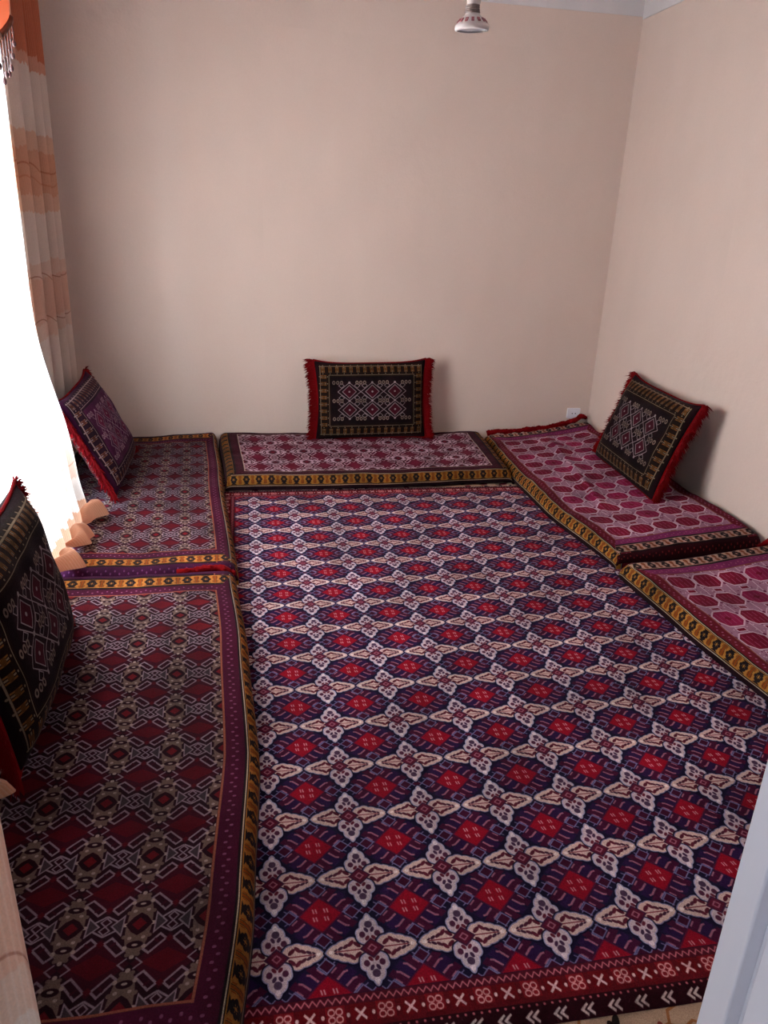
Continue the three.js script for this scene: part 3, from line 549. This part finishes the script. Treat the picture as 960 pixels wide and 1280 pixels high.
hang('voile_curtain', 'peach and white curtain beyond the near cushion, corner of its hem on the mattress', -0.44, 0.4, 0.1, 2.5, 140, 90, (u, v) => {
  const y = lerp(2.5, 0.125, v), low = smooth(1.2, 0.12, y), heap = smooth(0.34, 0.125, y); const z = lerp(-0.44, 0.4, u);
  return [-1.12 + 0.022 * pleat(u, 8, 2) + 0.0 * low + heap * 0.4 * Math.exp(-Math.pow((z + 0.36) / 0.07, 2)), y, z];
}, drapeMat, 'window curtains');
hang('door_curtain', 'peach and white banded curtain drawn aside at the doorway', -0.62, -0.41, 0.05, 2.2, 60, 60, (u, v) => {
  const y = lerp(2.3, 0.0, v); return [lerp(-0.68, -0.415, u) + 0.004 * Math.sin(v * 9), y, 0.6 + 0.03 * pleat(u, 3, 4), undefined, (y + 0.35) / 2.7];
}, new THREE.MeshPhysicalMaterial({ map: cloth, roughness: 1, specularIntensity: 0.1, transmission: 0.48, thickness: 0, side: THREE.DoubleSide }));
{ // rod that carries the window curtains
  const g = thing('curtain_rod', 'pale curtain rod above the window', 'curtain rod', [XL, 2.52, -1.5]);
  mesh('rod', new THREE.CylinderGeometry(0.012, 0.012, 4.1, 12).rotateX(Math.PI / 2).translate(0.1, 0, 0), M.ply, g);
  for (const z of [-1.95, 0.0, 1.95]) mesh('bracket', merged([box(0.1, 0.014, 0.014, 0.05, -0.012, z), box(0.012, 0.06, 0.03, 0.006, -0.012, z)]), M.ply, g);
}
{ // swagged valance with strings of dark beads
  const g = thing('valance', 'orange swagged valance with hanging strings of dark beads', 'valance', [0, 0, 0]);
  const vm = new THREE.MeshPhysicalMaterial({ color: '#c97858', roughness: 0.9, transmission: 0.3, thickness: 0, side: THREE.DoubleSide, specularIntensity: 0.2 });
  const trim = new THREE.MeshStandardMaterial({ color: '#6b3a28', roughness: 0.8 }), bead = new THREE.MeshStandardMaterial({ color: '#3f2024', roughness: 0.4 });
  const Z0 = -2.37, Z1 = -0.5, hem = (z) => 2.07 + 0.1 * Math.pow(Math.abs(Math.cos((z - Z0) / 0.42 * Math.PI)), 3) ;
  mesh('swag', grid(160, 24, (u, v) => { const z = lerp(Z0, Z1, u), y = lerp(2.54, hem(z), v); return [-1.02 + 0.02 * Math.sin(v * 9 + u * 3) * v + 0.012 * Math.sin(u * 60), y, z]; }), vm, g);
  mesh('hem_trim', new THREE.TubeGeometry(new THREE.CatmullRomCurve3(Array.from({ length: 120 }, (_, i) => { const z = lerp(Z0, Z1, i / 119); return new THREE.Vector3(-1.005 + 0.012 * Math.sin(i / 119 * 60), hem(z), z); })), 240, 0.011, 6), trim, g);
  mesh('side_tape', span(-1.012, -1.0, 2.15, 2.54, Z0 - 0.01, Z0 + 0.02), M.tape = new THREE.MeshStandardMaterial({ color: '#c9a98c', roughness: 0.9 }), g);
  reseed(5); let k = 0;
  for (let z = Z0; z < Z1; z += 0.042, k++) {
    const l = 0.07 + 0.07 * rnd() + (k % 3 === 2 ? 0.05 : 0), y = hem(z), x = -1.0;
    const t = mesh('tassel', merged([new THREE.CylinderGeometry(0.0025, 0.0025, l, 5).translate(x, y - l / 2, z), new THREE.SphereGeometry(0.008, 8, 6).scale(1, 1.6, 1).translate(x, y - l, z), new THREE.SphereGeometry(0.0055, 8, 6).translate(x, y - l * 0.55, z)]), bead, g); t.userData.label = 'string of dark beads';
  }
}

// ------------------------------------------------------------------ ceiling lamp and socket
{
  const bx = 0.617, bz = -1.5, y0 = 2.086, g = thing('hanging_bulb', 'unlit white reflector bulb hanging from the ceiling on a cord', 'light bulb', [bx, y0, bz]);
  const white = new THREE.MeshStandardMaterial({ color: '#d9d3d4', roughness: 0.4 }), pinkish = new THREE.MeshStandardMaterial({ color: '#a8606a', roughness: 0.5 }), grey = new THREE.MeshStandardMaterial({ color: '#8e7f7d', roughness: 0.45, metalness: 0.2 });
  const lathe = (pts) => new THREE.LatheGeometry(pts.map(([r, y]) => new THREE.Vector2(r, y)), 40);
  const head = new THREE.Group(); head.name = 'head'; g.add(head); head.rotation.set(0.04, 0, 0.05);
  mesh('rim', lathe([[0.048, 0.0], [0.0545, 0.001], [0.056, 0.006], [0.0555, 0.014], [0.05, 0.019]]), white, head);
  mesh('lens', lathe([[0.0001, 0.004], [0.03, 0.0035], [0.049, 0.005]]), new THREE.MeshPhysicalMaterial({ color: '#b9c0cc', roughness: 0.25, clearcoat: 0.5 }), head);
  mesh('housing', lathe([[0.05, 0.018], [0.044, 0.026], [0.035, 0.034], [0.026, 0.042], [0.0225, 0.047], [0.0225, 0.05]]), white, head);
  for (let i = 0; i < 14; i++) { const a = i / 14 * 6.283; mesh('fin', new THREE.BoxGeometry(0.014, 0.003, 0.009).rotateZ(-0.85).translate(0.0445, 0.0275, 0).rotateY(a), pinkish, head); }
  for (let i = 0; i < 4; i++) mesh('ring', new THREE.TorusGeometry(0.0222 - i * 0.0006, 0.0028, 8, 28).rotateX(Math.PI / 2).translate(0, 0.051 + i * 0.0062, 0), grey, head);
  mesh('socket', lathe([[0.0205, 0.072], [0.022, 0.08], [0.022, 0.125], [0.016, 0.14], [0.005, 0.148]]).translate(0, 0, 0), white, g);
  mesh('cord', new THREE.CylinderGeometry(0.0035, 0.0035, CY - y0 - 0.14, 8).translate(0, (CY - y0 + 0.14) / 2, 0), white, g);
  mesh('ceiling_rose', lathe([[0.004, CY - y0 - 0.03], [0.03, CY - y0 - 0.02], [0.04, CY - y0 - 0.0005]]), white, g);
}
{
  const g = thing('wall_socket', 'small white wall socket low in the corner above the red edging', 'socket', [2.215, 0.222, ZB]);
  mesh('plate', new RoundedBoxGeometry(0.1, 0.075, 0.018, 3, 0.006).translate(0, 0, 0.009), new THREE.MeshStandardMaterial({ color: '#e2e0ea', roughness: 0.4 }), g);
  for (const s of [-1, 1]) mesh('hole', new THREE.CylinderGeometry(0.004, 0.004, 0.004, 12).rotateX(Math.PI / 2).translate(s * 0.012, 0, 0.0175), new THREE.MeshStandardMaterial({ color: '#333', roughness: 0.6 }), g);
}
scene.traverse((o) => { if (o.isMesh) { o.castShadow = o.receiveShadow = true; } });
renderer.render(scene, camera);
